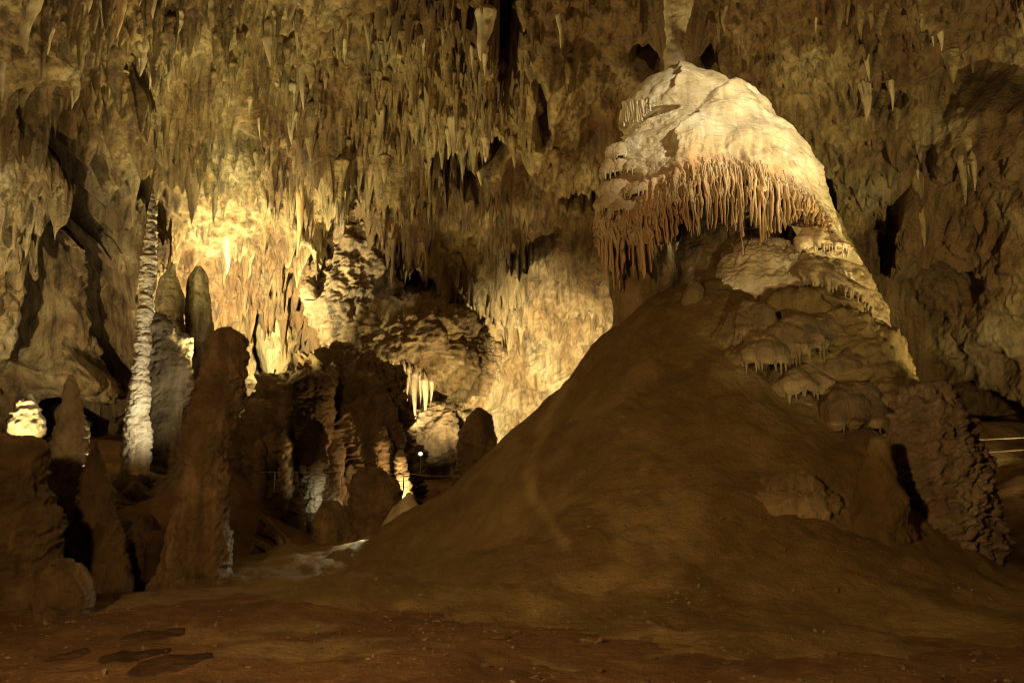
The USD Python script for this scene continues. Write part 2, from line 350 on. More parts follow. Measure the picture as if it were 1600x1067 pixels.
# ------------------------------------------------------------------ general stone bodies
def body(prof, Y, depth=0.9, rows=104, cols=86, rough=0.10, flute=0.0, knob=0.0, knob_size=0.15, ring=0.0, ring_len=0.2, seed=0, sink=0.3, dy=0.0, fdens=7.0, features=None):
    """A rounded stone from a table of (photo row, left edge, right edge) at distance Y. dy: metres it leans away per metre of height."""
    prof = sorted(prof)
    rowsz = [at(0, r, Y)[2] for r, l, rr in prof]
    xl = [at(l, r, Y)[0] for r, l, rr in prof]
    xr = [at(rr, r, Y)[0] for r, l, rr in prof]
    cum = np.concatenate([[0], np.cumsum(np.hypot(np.diff(rowsz), np.diff(np.array(xr) - np.array(xl)) / 2))])
    zf, lf, rf = (PchipInterpolator(cum, k) for k in (rowsz, xl, xr))
    s = np.linspace(0, cum[-1], rows)
    z, l, r = zf(s), lf(s), rf(s)
    w = (r - l) / 2
    k = max(3, int(rows * 0.05))
    th = np.linspace(0.02, math.pi / 2, k, endpoint=False)  # a rounded top
    w = np.concatenate([w[0] * np.sin(th), w])
    c = np.concatenate([np.full(k, (l[0] + r[0]) / 2), (l + r) / 2])
    z = np.concatenate([z[0] + 0.6 * w[k] * np.cos(th), z, [z[-1] - sink]])
    w, c = np.append(w, w[-1] * 1.05), np.append(c, c[-1])
    ph = np.linspace(0, 2 * math.pi, cols, endpoint=False)
    zz = np.broadcast_to(z[:, None], (len(z), cols))
    P = np.stack([c[:, None] + w[:, None] * np.cos(ph), Y + dy * (zz - z.min()) + depth * w[:, None] * np.sin(ph), zz], -1)
    n = -grid_normals(P, True)
    out = np.stack([np.cos(ph), np.sin(ph), 0 * ph], -1)
    n *= np.where((n * out).sum(-1) + n[..., 2] * 0.05 < 0, -1, 1)[..., None]
    fade = np.clip(w / (0.35 * w.max()), 0.12, 1)[:, None]
    o = seed * 17.3
    q = P + o
    A = rough * (2.2 * (fbm(q * 1.1, 3, seed) - .5) + 1.7 * (fbm(q * [3.4, 3.4, 2.6], 4, seed + 1) - .5) + 0.5 * (ridge(q * [2.6, 2.6, 2.2], seed + 12, 2) - .55) + 0.6 * (ridge(q * 8, seed + 2) - .5) + 0.45 * (fbm(q * 17, 3, seed + 3) - .5))
    if flute:
        A = A + flute * (ridge(np.stack([q[..., 0] * fdens, q[..., 1] * fdens, q[..., 2] * fdens * 0.07], -1), seed + 4, 2) - .6)
    if knob:
        wp = P + knob_size * 1.6 * (np.stack([fbm(q * 0.6 / knob_size, 3, seed + 20 + i) for i in range(3)], -1) - .5)
        A = A + knob * lumps(wp, knob_size, seed) + 0.6 * knob * lumps(wp, knob_size * 0.45, seed + 1) + 0.9 * knob * (ridge(q * 0.5 / knob_size, seed + 7) - .5)
    if ring:
        e = (P[..., 2] + 2.2 * ring_len * fbm(q * [1.2, 1.2, 2.4], 3, seed + 6) + 0.5 * ring_len * fbm(q * 9, 3, seed + 8) + 0.22 * (np.cos(ph + seed) * w[:, None])) / ring_len
        saw = e - np.floor(e)
        amp = 0.15 + 1.5 * noise(np.stack([np.floor(e) * 3.7 + 0.9 * np.cos(ph), 0.9 * np.sin(ph) + 0 * e, 0 * e + seed], -1), 3) ** 1.3
        A = A + ring * ((1 - saw) ** 0.8 * sstep(saw, 0, 0.22) - 0.4) * amp
    P = P + n * (A * fade)[..., None]
    return P


def stone(name, label, cat, prof, Y, mat, group=None, part='shaft', **k):
    P = body(prof, Y, **k)
    t = thing(name, label, cat, group)
    put(part, (P.reshape(-1, 3), grid_faces(P.shape[0], P.shape[1], True, True)), mat, t)
    return t


def tube(pts, rad, sides=8, flat=1.0, twist=0.0):
    pts, rad = np.asarray(pts, float), np.broadcast_to(np.asarray(rad, float), (len(pts),))
    tg = np.gradient(pts, axis=0)
    tg /= np.linalg.norm(tg, axis=1, keepdims=True)
    ref = np.where(np.abs(tg[:, 2:]) < 0.9, [0, 0, 1.0], [0, 1.0, 0])
    a = np.cross(tg, ref)
    a /= np.linalg.norm(a, axis=1, keepdims=True)
    b = np.cross(tg, a)
    ang = np.arange(sides) * 2 * math.pi / sides
    if twist:
        a, b = a * math.cos(twist) + b * math.sin(twist), b * math.cos(twist) - a * math.sin(twist)
    v = pts[:, None] + rad[:, None, None] * (np.cos(ang)[None, :, None] * a[:, None] + flat * np.sin(ang)[None, :, None] * b[:, None])
    f = grid_faces(len(pts), sides, True)
    n = len(pts) * sides
    v = np.vstack([v.reshape(-1, 3), pts[:1], pts[-1:]])
    j = np.arange(sides)
    k = (j + 1) % sides
    f = np.vstack([f, np.stack([np.full(sides, n), k, j], 1), np.stack([np.full(sides, n + 1), n - sides + j, n - sides + k], 1)])
    return v, f


# ------------------------------------------------------------------ the great domed formation
mound = thing('flowstone_dome', 'towering cream flowstone dome with orange fringe rising from a broad brown mound', 'flowstone formation')
YD = 15.0
S = YD / FPX
# apron: a skirt of sediment round the axis
nph, nr = 420, 210
ph = np.linspace(0, 2 * math.pi, nph, endpoint=False)
kx = np.radians([-180, -150, -120, -90, -60, -30, 0, 40, 90, 150, 180])
K = PchipInterpolator(kx, [0.95, 0.94, 0.95, 0.86, 0.70, 0.60, 0.55, 0.6, 0.8, 0.95, 0.95])((ph + math.pi) % (2 * math.pi) - math.pi)
rb = np.linspace(0.4, 10.8, nr)
zprof = PchipInterpolator([0.4, 1.5, 2.3, 3.3, 4.4, 5.2, 5.9, 7.3, 8.7, 10.8], [4.75, 4.5, 3.98, 3.0, 2.06, 1.4, 0.90, 0.22, 0.03, -0.32])(rb)
r = rb[:, None] * K[None, :]
ax, ay = MX + r * np.cos(ph), MY + r * np.sin(ph)
az = np.broadcast_to(zprof[:, None], r.shape)
ap = np.stack([ax, ay, az], -1)
az = az + 0.5 * (fbm(ap * .5, 3, 70) - .5) + 0.16 * (fbm(ap * 1.6, 3, 71) - .5) + 0.07 * (fbm(ap * 4.2, 4, 72) - .5) + 0.03 * (fbm(ap * 13, 3, 79) - .5)
az = az - 0.04 * sstep(fbm(ap * 2.6, 3, 171), .56, .72) + 0.02 * sstep(fbm(ap * [3, 3, 6], 4, 172), .5, .62) + 0.03 * (ridge(ap * [5, 5, 7], 173, 3) - .5)
gul = ridge(np.stack([np.cos(ph) * 2.2 + 0 * r, np.sin(ph) * 2.2 + 0 * r, r * 0.16], -1), 73, 3)
az = az - 0.16 * sstep(gul, 0.75, 1.0) * sstep(rb, 1.5, 3.5)[:, None] * (1 - sstep(rb, 6, 8.5))[:, None]
AP = np.stack([ax, ay, az], -1)
u, v = seen(AP)
wob = 22 * (fbm(AP * 1.2, 3, 74) - .5) * 2
at_ = 0.6 * (1 - sstep(capsule(u + wob, v, [(885, 580), (850, 660), (832, 720), (820, 765), (860, 815), (872, 850)], 12), 0.1, 1.3)) * sstep(fbm(AP * 2.5, 3, 75), .15, .5)
at_ = np.maximum(at_, 0.8 * (1 - sstep(capsule(u + wob, v + wob * .4, [(640, 960), (730, 965), (800, 945), (850, 948)], 20), 0.2, 1.4)) * sstep(fbm(AP * 2.0, 3, 76), .3, .6))
at_ = np.maximum(at_, 0.6 * (1 - sstep(capsule(u + wob, v + wob, [(890, 915), (960, 900), (1030, 890), (1060, 850)], 26), 0.2, 1.4)) * sstep(fbm(AP * 3, 3, 77), .4, .6))
at_ = np.maximum(at_, 0.3 * sstep(fbm(AP * [1.6, 1.6, 1.0], 5, 78), .53, .66))
at_ = np.maximum(at_, 0.2 * sstep(fbm(AP * 9, 3, 178), .60, .70))
front = ay < MY + 3
put('apron', (AP.reshape(-1, 3), grid_faces(nr, nph, True)), MUD, mound, tint=at_)

# the dome itself
CAPPROF = [(104, 1064, 1072), (112, 1050, 1084), (122, 1030, 1102), (140, 1002, 1130), (158, 978, 1157), (172, 971, 1172), (196, 975, 1197), (214, 986, 1212), (234, 980, 1228), (252, 958, 1242), (290, 948, 1270), (335, 944, 1290), (390, 940, 1308), (440, 942, 1345), (480, 960, 1364)]
pyk = np.array([a[0] for a in CAPPROF], float)
LF, RF = PchipInterpolator(pyk, [a[1] for a in CAPPROF]), PchipInterpolator(pyk, [a[2] for a in CAPPROF])
RIM_X = [930, 960, 1000, 1040, 1070, 1100, 1150, 1200, 1240, 1270, 1300, 1340]
RIM_Y = [345, 372, 368, 340, 312, 290, 280, 290, 312, 336, 374, 412]
RIM = PchipInterpolator(RIM_X, RIM_Y)


def dome_at(phi, row):
    """A point of the undisplaced dome, by azimuth and photo row (its height)."""
    l, rr = LF(row), RF(row)
    c, w = (l + rr) / 2, (rr - l) / 2
    x = (c - CX) * S + w * S * np.cos(phi)
    z = 1.6 + (CY + FPX * math.tan(PITCH) - row) * S * 1.0
    return np.stack([x, YD + 0.3 + 0.92 * w * S * np.sin(phi), z], -1)


def true_row(row):  # the camera is tilted: photo row of a height at the dome's distance
    zs = np.array([at(1130, k, YD)[2] for k in (100, 200, 300, 400, 480)])
    return PchipInterpolator([100, 200, 300, 400, 480], zs)


ZROW = true_row(0)
XROW = PchipInterpolator([100, 200, 300, 400, 480], [(at(1800, k, YD)[0] - at(800, k, YD)[0]) / 1000 for k in (100, 200, 300, 400, 480)])


def dome_at(phi, row):  # noqa: F811
    l, rr = LF(row), RF(row)
    c, w, s = (l + rr) / 2, (rr - l) / 2, XROW(np.clip(row, 100, 480))
    return np.stack([(c - CX) * s + w * s * np.cos(phi), YD + 0.88 * w * s * np.sin(phi), ZROW(row)], -1)


ncol, nrow = 480, 250
phc = np.linspace(0, 2 * math.pi, ncol, endpoint=False)
rim = np.empty(ncol)
for k, p in enumerate(phc):  # where each azimuth meets the rim line
    row = 330.0
    for _ in range(12):
        uu, vv = seen(dome_at(np.array(p), np.array(row)))
        row = min(470.0, row + 0.6 * (float(RIM(np.clip(uu, 930, 1340))) - float(vv)))
    rim[k] = row if math.sin(p) < 0.15 else 380
rim = np.array([np.mean(np.take(rim, np.arange(k - 9, k + 10), mode='wrap')) for k in range(ncol)])
sr = np.linspace(0, 1, nrow) ** 0.85
rowg = 104.5 + (rim[None, :] - 104.5) * sr[:, None]
DP = dome_at(np.broadcast_to(phc, rowg.shape), rowg)
dn = grid_normals(DP, True)
outv = DP - np.array([DP[..., 0].mean(), YD, DP[..., 2].min() - 1])
dn *= np.where((dn * outv).sum(-1) < 0, -1, 1)[..., None]
u, v = seen(DP)


def lip(pts, wid, right=True):
    """+1 on the raised side of a chart polyline, 0 on the other, only near it."""
    pts = np.asarray(pts, float)
    best, sg, tt = np.full(u.shape, 1e9), np.zeros(u.shape), np.zeros(u.shape)
    wu, wv = u + 52 * (fbm(DP * 1.7, 4, 81) - .5), v + 40 * (fbm(DP * 1.7, 4, 82) - .5)
    for a, b in zip(pts[:-1], pts[1:]):
        d = b - a
        t = np.clip(((wu - a[0]) * d[0] + (wv - a[1]) * d[1]) / (d @ d), 0, 1)
        dist = np.hypot(wu - a[0] - t * d[0], wv - a[1] - t * d[1])
        cr = d[0] * (wv - a[1]) - d[1] * (wu - a[0])
        m = dist < best
        best, sg = np.where(m, dist, best), np.where(m, np.sign(cr), sg)
    sd = best * sg * (1 if right else -1)
    return sstep(sd, -5, 6) * np.exp(-np.clip(sd, 0, None) / wid) * sstep(fbm(DP * 1.3, 2, 89 + int(wid)), .3, .6)


A = 0.30 * (fbm(DP * .8, 3, 83) - .5) + 0.14 * (fbm(DP * 2.4, 3, 84) - .5) + 0.06 * (fbm(DP * [6, 6, 10], 4, 85) - .5) + 0.035 * (ridge(DP * [7, 7, 26] + 0.8 * fbm(DP * 3, 2, 4)[..., None], 86, 2) - .5)
A += 0.26 * lip([(1135, 140), (1102, 160), (1090, 195), (1062, 225), (1044, 262), (1034, 310)], 45, False)
A += 0.15 * lip([(1056, 118), (1036, 150), (1024, 180), (1004, 215)], 30, False)
A += 0.20 * lip([(1240, 262), (1190, 232), (1140, 232), (1090, 238), (1055, 262)], 40, True)
A += 0.10 * lip([(1180, 150), (1120, 152), (1096, 178)], 30, True)
A += 0.14 * lip([(1010, 300), (1030, 260), (1000, 232)], 24, True)
flz = sstep(sr, 0.66, 0.97)[:, None]
fl = ridge(np.stack([np.cos(phc) * 26 + 0.6 * np.sin(rowg / 9.0), np.sin(phc) * 26 + 0 * rowg, rowg * 0.018], -1), 87, 2)
fl = sstep(fl, 0.35, 0.95)
lefty = sstep(-(u - 1060), -160, 60)
vis = (1 - sstep(u, 1265, 1320))
A += (0.16 * fl - 0.05) * flz * vis
DP2 = DP + dn * A[..., None]
dtint = np.clip((sstep(sr, 0.70, 1.0)[:, None] * (0.35 + 0.7 * fl) + 0.35 * lefty * sstep(sr, 0.6, 0.8)[:, None]) * vis, 0, 1)
dtint *= 0.55 + 0.45 * sstep(fbm(DP * 3, 3, 88), .3, .6)
inward = DP2[-1:] * 1.0
tuck = np.concatenate([inward + [(0, 0, 0.0)], inward + (np.array([MX, YD, 0]) - inward) * [0.12, 0.12, 0] + [0, 0, 0.12], inward + (np.array([MX, YD, 0]) - inward) * [0.4, 0.4, 0] + [0, 0, 0.3]], 0)[1:]
DP3 = np.concatenate([DP2, tuck], 0)
dt3 = np.concatenate([dtint, np.repeat(dtint[-1:], 2, 0)], 0)
dome_part = put('dome', (DP3.reshape(-1, 3), grid_faces(len(DP3), ncol, True)), CAP, mound, tint=dt3)
tag(dome_part, 'smooth cream flowstone dome catching the spotlight')


def slab(prof, Y, mat, name, tint=None, **k):
    P = body(prof, Y, **k)
    return put(name, (P.reshape(-1, 3), grid_faces(P.shape[0], P.shape[1], True, True)), mat, mound, tint=tint if tint is None else np.full(P.shape[:2], tint))


# inside the fringe: the core, the right shoulder and the brown left columns
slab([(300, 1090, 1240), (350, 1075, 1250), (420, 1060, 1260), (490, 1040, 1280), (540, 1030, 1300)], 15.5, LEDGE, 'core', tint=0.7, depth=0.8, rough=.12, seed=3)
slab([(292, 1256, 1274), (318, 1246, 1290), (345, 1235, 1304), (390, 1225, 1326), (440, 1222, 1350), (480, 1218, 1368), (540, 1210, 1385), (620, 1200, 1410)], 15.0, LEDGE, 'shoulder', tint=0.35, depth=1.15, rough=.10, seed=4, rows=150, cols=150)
slab([(335, 965, 1040), (380, 955, 1050), (430, 955, 1050), (475, 962, 1045), (520, 960, 1050)], 14.9, LEDGE, 'inner_pillar', tint=0.0, depth=0.8, rough=.08, flute=.16, fdens=5.5, seed=5)
slab([(398, 1150, 1230), (415, 1132, 1275), (440, 1124, 1310), (462, 1118, 1330), (480, 1122, 1330), (500, 1130, 1320)], 14.0, CAP, 'tier', tint=0.0, depth=0.9, rough=.12, flute=.09, fdens=9, seed=6, rows=150, cols=170)

# the hanging fringe: each drip strand is a part
rng = np.random.default_rng(11)
LEN_ = PchipInterpolator([930, 960, 1000, 1030, 1060, 1090, 1120, 1150, 1180, 1205, 1230, 1260, 1295, 1340], [104, 96, 84, 56, 62, 88, 118, 124, 112, 86, 52, 34, 18, 8])
LEN = lambda x: 0.84 * LEN_(x)
cands = [k for k in range(ncol) if math.sin(phc[k]) < 0.05]
us, vs = seen(DP2[-1])
cands = [k for k in cands if 938 < us[k] < 1298]
path = np.concatenate([[0], np.cumsum(np.linalg.norm(np.diff(DP2[-1, cands], axis=0), axis=1))])
total = path[-1]
STR = 0
pos = 0.0
while pos < total and STR < 270:
    f = np.interp(pos, path, np.arange(len(cands)))
    k = cands[int(round(f))]
    x = us[k]
    long_zone = 1090 < x < 1215
    rad = rng.uniform(0.011, 0.026) * (1.8 if x < 1035 and rng.random() < 0.35 else 1)
    L = float(LEN(x)) * S * (0.45 + 0.75 * sstep(float(noise(np.array([pos * 3.2, 0.5, 0.5]), 4)), .15, .75)) * rng.uniform(0.75, 1.08)
    if long_zone and rng.random() < 0.35:
        L *= 0.45
    inset = rng.uniform(-0.05, 0.2)
    start_row = int(nrow * rng.uniform(0.82, 0.95))
    top = DP2[start_row:, k][::3]
    rimpt = DP2[-1, k]
    inn = np.array([MX, YD, 0]) - rimpt
    inn[2] = 0
    inn /= np.linalg.norm(inn)
    m = 12
    tq = np.linspace(0, 1, m)[1:]
    w1, w2, a1 = rng.uniform(0, 6), rng.uniform(0, 6), rng.uniform(0.012, 0.034)
    side = np.array([-inn[1], inn[0], 0])
    hang = rimpt + inn * (inset * np.minimum(1, tq * 4))[:, None] + np.outer(-L * tq, [0, 0, 1]) + np.outer((a1 * np.sin(w1 + 6 * tq) + a1 * .5 * np.sin(w2 + 13 * tq)) * (1 - .6 * tq) - (0.05 * tq if x < 1080 else 0), side)
    pts = np.vstack([top[:-1] - np.outer(np.linspace(.03, .0, len(top) - 1), [0, 0, 0]), hang])
    rr = np.concatenate([np.linspace(0.3, 1.0, len(top) - 1), 1 - 0.4 * tq ** 1.5]) * rad
    rr[-1] *= 0.4
    if long_zone and L > 0.9 * float(LEN(x)) * S * 0.9:
        rr[-4:] = rad * np.array([.6, .62, .75, 1.0])  # reaches the tier below and thickens
    rr *= 1 + 0.25 * np.sin(w2 + 9 * np.linspace(0, 1, len(rr)))
    tv = np.repeat(np.clip(1 - np.arange(len(pts)) / (len(top) + 2.0), 0, 1) ** 1.2, 7) * .9 + (.8 if x < 1030 else .2) * rng.random()
    put('drip_strand', tube(pts, rr, 7, rng.uniform(1.6, 3.4)), FRINGE, mound, tint=np.clip(np.append(tv, [1, 0]), 0, 1))
    STR += 1
    pos += rad * rng.uniform(1.4, 2.9)


# flowstone ledges down the right side
def ledge(cx, cy, Y, wpx, toph, fringe, depth=0.8, mat=LEDGE, seed=0, droop=0.0, name='ledge', tint=0.0, parent=mound, dens=1.0):
    """A pillow-like shelf of flowstone with a rolled rim, a fluted curtain and short drips along its lower edge. cx, cy: the rim's middle in the photo."""
    c = at(cx, cy, Y)
    s = Y / FPX
    w, th, fr = wpx * s, toph * s, fringe * s
    cols = int(min(300, max(90, w * 150)))
    p = np.linspace(0, 2 * math.pi, cols, endpoint=False)
    e = np.stack([np.cos(p), np.sin(p), 0 * p], -1)
    lob = 1 + 0.55 * (fbm(e * 1.5 + seed * 9.1, 4, seed) - .5) * 2 * 0.8
    tq = np.linspace(0.02, 1, 40)
    zr = th * (1 - tq ** 2.4)
    fl = ridge(np.stack([np.cos(p) * w * 8 * dens, np.sin(p) * w * 8 * dens, 0 * p + seed], -1), seed + 3, 2)
    jag = fr * (0.30 + 0.7 * sstep(fbm(np.stack([np.cos(p) * w * 2.2, np.sin(p) * w * 2.2, 0 * p + seed], -1), 3, seed + 5), .25, .75) + 0.22 * sstep(fl, .5, 1))
    down = np.linspace(0, 1, 16)[1:]
    rad = np.concatenate([tq[:, None] * np.ones(cols), 1 - 0.16 * down[:, None] ** 1.3 + 0 * fl])
    zz = np.concatenate([zr[:, None] * np.ones(cols), -down[:, None] * jag])
    rim_drop = 0.5 * fr * (fbm(e * 1.2 + seed * 3.3, 2, seed + 2) - .5) * 2
    zz = zz + rim_drop * rad ** 2
    P = np.stack([c[0] + w * lob * rad * np.cos(p), c[1] + depth * w * lob * rad * np.sin(p), c[2] + zz + droop * np.cos(p) * rad * w], -1)
    g = np.concatenate([sstep(tq, 0.75, 1.0) * 0.6, 0.6 + 0.9 * down])[:, None]
    P = P + e * (0.045 * g * (sstep(fl, .3, .95) - .5))[..., None]
    nrm = grid_normals(P, True)
    nrm *= np.where((nrm * (e + [0, 0, .4])).sum(-1) < 0, -1, 1)[..., None]
    k = min(1.0, w / 0.5)
    P = P + nrm * (k * (0.42 * (fbm(P * 1.3, 3, seed + 7) - .5) + 0.20 * (fbm(P * 3.4, 3, seed + 8) - .5)) + .06 * (fbm(P * 8, 4, seed + 11) - .5) + .035 * (ridge(P * 14, seed + 9) - .5))[..., None]
    last = P[-1:]
    P2 = np.concatenate([P, last + (c - last) * [.15, .15, .3], last + (c - last) * [.6, .6, .5]], 0)
    t = np.concatenate([np.full(40, 0.85), 0.85 - 0.85 * sstep(down, 0.0, 0.4), [0.5, 0.9]])[:, None] * np.ones(cols)  # tops browner than curtains: light from below put into the colour
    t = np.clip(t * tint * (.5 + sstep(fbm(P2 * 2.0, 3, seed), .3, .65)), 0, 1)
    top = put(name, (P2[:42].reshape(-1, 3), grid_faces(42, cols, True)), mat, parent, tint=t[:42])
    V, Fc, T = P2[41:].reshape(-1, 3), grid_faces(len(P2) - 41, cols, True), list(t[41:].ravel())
    rg = np.random.default_rng(seed + 500)
    edge = P[-1]
    j = 0.0
    while j < cols:
        k = int(j) % cols
        if math.sin(p[k]) < 0.3:
            R = rg.uniform(.012, .028)
            tp = edge[k] + [0, 0, .3 * fr]
            v, f = tube([tp, tp - [0, 0, .3 * fr], tp - [rg.uniform(-.01, .01), 0, fr * rg.uniform(.4, 1.0)]], [R * 1.5, R, R * .35], 6)
            Fc = np.vstack([Fc, f + len(V)])
            V = np.vstack([V, v])
            T += [0.0] * len(v)
        j += rg.uniform(.035, .11) / max(w * 2 * math.pi / cols, 1e-3)
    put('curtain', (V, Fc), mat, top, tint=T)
    return top


def dome_depth(px, py):
    uu, vv = seen(DP2)
    m = np.hypot(uu - px, vv - py) < 9
    m &= DP2[..., 1] < YD + 0.5
    return float(DP2[..., 1][m].min()) if m.any() else 14.8


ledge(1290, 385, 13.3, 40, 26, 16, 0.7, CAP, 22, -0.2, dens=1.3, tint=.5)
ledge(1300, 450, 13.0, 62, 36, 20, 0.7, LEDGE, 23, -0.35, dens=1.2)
for k, (x, y, w, h, f) in enumerate([(975, 243, 24, 20, 12), (962, 268, 26, 18, 16), (990, 262, 20, 14, 12), (966, 296, 30, 18, 16), (978, 326, 34, 18, 16), (1000, 298, 22, 14, 12), (952, 318, 22, 14, 14)]):
    ledge(x, y, dome_depth(max(x, 972), y) + 0.22, w, h, f, 0.8, CAP, 24 + k, tint=.3)
rgs = np.random.default_rng(77)
for k in range(15):
    x = 974 + 2.9 * k
    y0 = 161 - 0.25 * k
    c0 = at(x, y0, dome_depth(x + 4, y0) - .03)
    L = (40 - 0.9 * k + rgs.uniform(-6, 5)) * S
    q = np.linspace(0, 1, 9)
    put('drip_strand', tube(c0 + np.stack([.01 * np.sin(5 * q + k), -.10 * np.sin(q * 1.5), -L * q], -1), (.034 - .016 * q) * rgs.uniform(.8, 1.2), 8, 1.6), CAP, mound)
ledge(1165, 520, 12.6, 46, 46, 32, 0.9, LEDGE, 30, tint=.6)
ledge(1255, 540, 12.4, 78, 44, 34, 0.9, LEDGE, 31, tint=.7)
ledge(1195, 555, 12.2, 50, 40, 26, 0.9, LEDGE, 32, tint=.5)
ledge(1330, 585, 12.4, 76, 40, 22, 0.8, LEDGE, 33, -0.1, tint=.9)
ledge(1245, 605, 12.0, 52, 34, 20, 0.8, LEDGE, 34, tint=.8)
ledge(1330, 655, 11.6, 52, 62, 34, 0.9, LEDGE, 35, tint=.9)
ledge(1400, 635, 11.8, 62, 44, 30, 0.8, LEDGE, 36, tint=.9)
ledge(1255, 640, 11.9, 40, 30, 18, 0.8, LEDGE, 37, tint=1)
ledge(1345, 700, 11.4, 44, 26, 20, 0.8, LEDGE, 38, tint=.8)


def apron_depth(px, py):
    uu, vv = seen(AP)
    m = (np.hypot(uu - px, vv - py) < 12) & (AP[..., 1] < MY)
    return float(AP[..., 1][m].min())


ya = apron_depth(1235, 790)
Pp = body([(770, 1185, 1285), (784, 1165, 1305), (806, 1160, 1312), (822, 1178, 1296), (832, 1195, 1270)], ya + .50, depth=.8, rough=.09, flute=.06, fdens=9, knob=.02, knob_size=.08, seed=139, sink=.01)
patch = put('drapery_patch', (Pp.reshape(-1, 3), grid_faces(Pp.shape[0], Pp.shape[1], True, True)), LEDGE, mound, tint=np.zeros(Pp.shape[:2]))
for k, (px, L) in enumerate([(1203, 22), (1212, 34), (1219, 18), (1236, 14), (1258, 10)]):
    c0 = at(px, 820, ya + .08)
    q = np.linspace(0, 1, 7)
    put('drip', tube(c0 + np.stack([.004 * np.sin(6 * q + k), 0 * q, -L * .0082 * q], -1), .022 - .012 * q, 7), LEDGE, patch, tint=np.zeros(7 * 7 + 2))
# bulky dark core of the right shoulder under the ledges
slab([(500, 1180, 1330), (560, 1160, 1390), (620, 1180, 1430), (700, 1210, 1460), (800, 1210, 1470), (900, 1180, 1480), (950, 1160, 1490)], 13.0, MUD, 'flank', tint=0.1, depth=0.9, rough=.22, seed=41, rows=150, cols=150)
slab([(440, 1080, 1088), (455, 1070, 1098), (480, 1066, 1102), (510, 1064, 1106), (540, 1060, 1110)], 13.4, LEDGE, 'knob', tint=.4, rough=.06, seed=42, rows=60, cols=60)
slab([(470, 1108, 1122), (485, 1100, 1130), (510, 1096, 1135)], 13.3, LEDGE, 'knob', tint=.4, rough=.06, seed=43, rows=50, cols=60)
slab([(452, 1228, 1246), (470, 1222, 1252), (490, 1220, 1256)], 12.9, LEDGE, 'knob', tint=1, rough=.04, seed=46, rows=50, cols=60)
slab([(454, 1260, 1278), (470, 1255, 1284), (490, 1252, 1288)], 12.9, LEDGE, 'knob', tint=1, rough=.04, seed=47, rows=50, cols=60)
slab([(-160, 1028, 1090), (-40, 1036, 1082), (20, 1042, 1076), (45, 1041, 1069), (60, 1043, 1067), (85, 1039, 1068), (112, 1037, 1070), (130, 1030, 1080)], 15.1, DRIP, 'pillar', rough=.06, ring=.05, ring_len=.3, seed=48)

stone('popcorn_boulder', 'knobbly popcorn-crusted boulder leaning at the right foot of the great dome', 'boulder',
      [(612, 1445, 1468), (640, 1418, 1484), (690, 1408, 1502), (740, 1408, 1518), (800, 1410, 1530), (850, 1415, 1532), (890, 1430, 1525), (925, 1455, 1510), (950, 1470, 1500)], 10.8, POP, part='crust', rough=.20, knob=.085, knob_size=.13, seed=51, rows=210, cols=210, sink=.2)
stone('brown_cone', 'squat smooth brown cone of sediment in front of the popcorn boulder', 'stalagmite',
      [(690, 1358, 1390), (740, 1345, 1402), (800, 1330, 1420), (860, 1318, 1432), (920, 1300, 1450), (965, 1270, 1480)], 10.0, MUD, part='cone', rough=.10, seed=52)

# ------------------------------------------------------------------ stalagmites and columns
stone('dark_stalagmite', 'tall dark brown blunt stalagmite in the left foreground, widest at its foot', 'stalagmite',
      [(517, 346, 362), (530, 334, 375), (560, 327, 377), (600, 318, 372), (650, 303, 362), (700, 292, 352), (750, 282, 346), (800, 275, 344), (850, 264, 348), (895, 250, 354), (915, 240, 364)], 11.3, DARK, rough=.10, knob=.03, knob_size=.10, seed=61, rows=190, cols=130)
stone('totem_column', 'slender white ribbed totem stalagmite lit bright from its foot', 'stalagmite',
      [(305, 237, 241), (340, 234, 242), (400, 228, 239), (450, 223, 235), (490, 218, 232), (540, 216, 229), (600, 208, 228), (650, 203, 229), (700, 198, 230), (745, 193, 227), (768, 198, 222)], 15.0, PALE, rough=.055, ring=.032, ring_len=.24, knob=.03, knob_size=.08, seed=62, rows=380, cols=84)
stone('totem_pedestal', 'dark rock bank that carries the white totem stalagmite', 'rock', [(755, 190, 240), (765, 165, 275), (785, 150, 300), (820, 140, 320)], 15.0, DARK, part='bank', rough=.2, seed=63)
stone('lit_spire', 'thin pointed stalagmite at left with flecks of lamplight on its right edge', 'stalagmite',
      [(588, 109, 113), (620, 103, 120), (660, 97, 124), (700, 92, 128), (740, 86, 131), (800, 80, 130), (870, 70, 142), (910, 60, 150)], 12.0, PALE, rough=.08, knob=.035, knob_size=.10, seed=64, rows=190, cols=90)
stone('glowing_stack', 'short knobbly stack glowing near the left edge behind dark rock', 'stalagmite',
      [(618, 36, 46), (640, 30, 52), (665, 28, 56), (690, 30, 52), (720, 24, 56), (780, 20, 60), (880, 10, 66)], 14.0, PALE, rough=.10, ring=.05, ring_len=.3, knob=.04, knob_size=.1, seed=65)
stone('shadowed_block', 'black shadowed rock mass filling the lower left corner of the view', 'rock',
      [(680, 0, 14), (700, -22, 36), (760, -34, 58), (830, -45, 70), (900, -50, 76), (968, -60, 84)], 10.0, DARK, part='mass', rough=.16, knob=.04, knob_size=.15, seed=66)
stone('round_stump', 'low rounded stump of stalagmite on the floor at lower left', 'stalagmite',
      [(884, 78, 112), (895, 64, 128), (930, 60, 133), (958, 61, 130), (975, 58, 134)], 9.2, DARK, part='stump', rough=.08, seed=67)
stone('leaning_stub', 'dim brown tapering stalagmite just right of the lit spire', 'stalagmite',
      [(690, 146, 152), (730, 139, 158), (770, 132, 165), (830, 125, 178), (880, 118, 190), (908, 110, 198)], 11.6, DARK, rough=.10, knob=.02, seed=68)
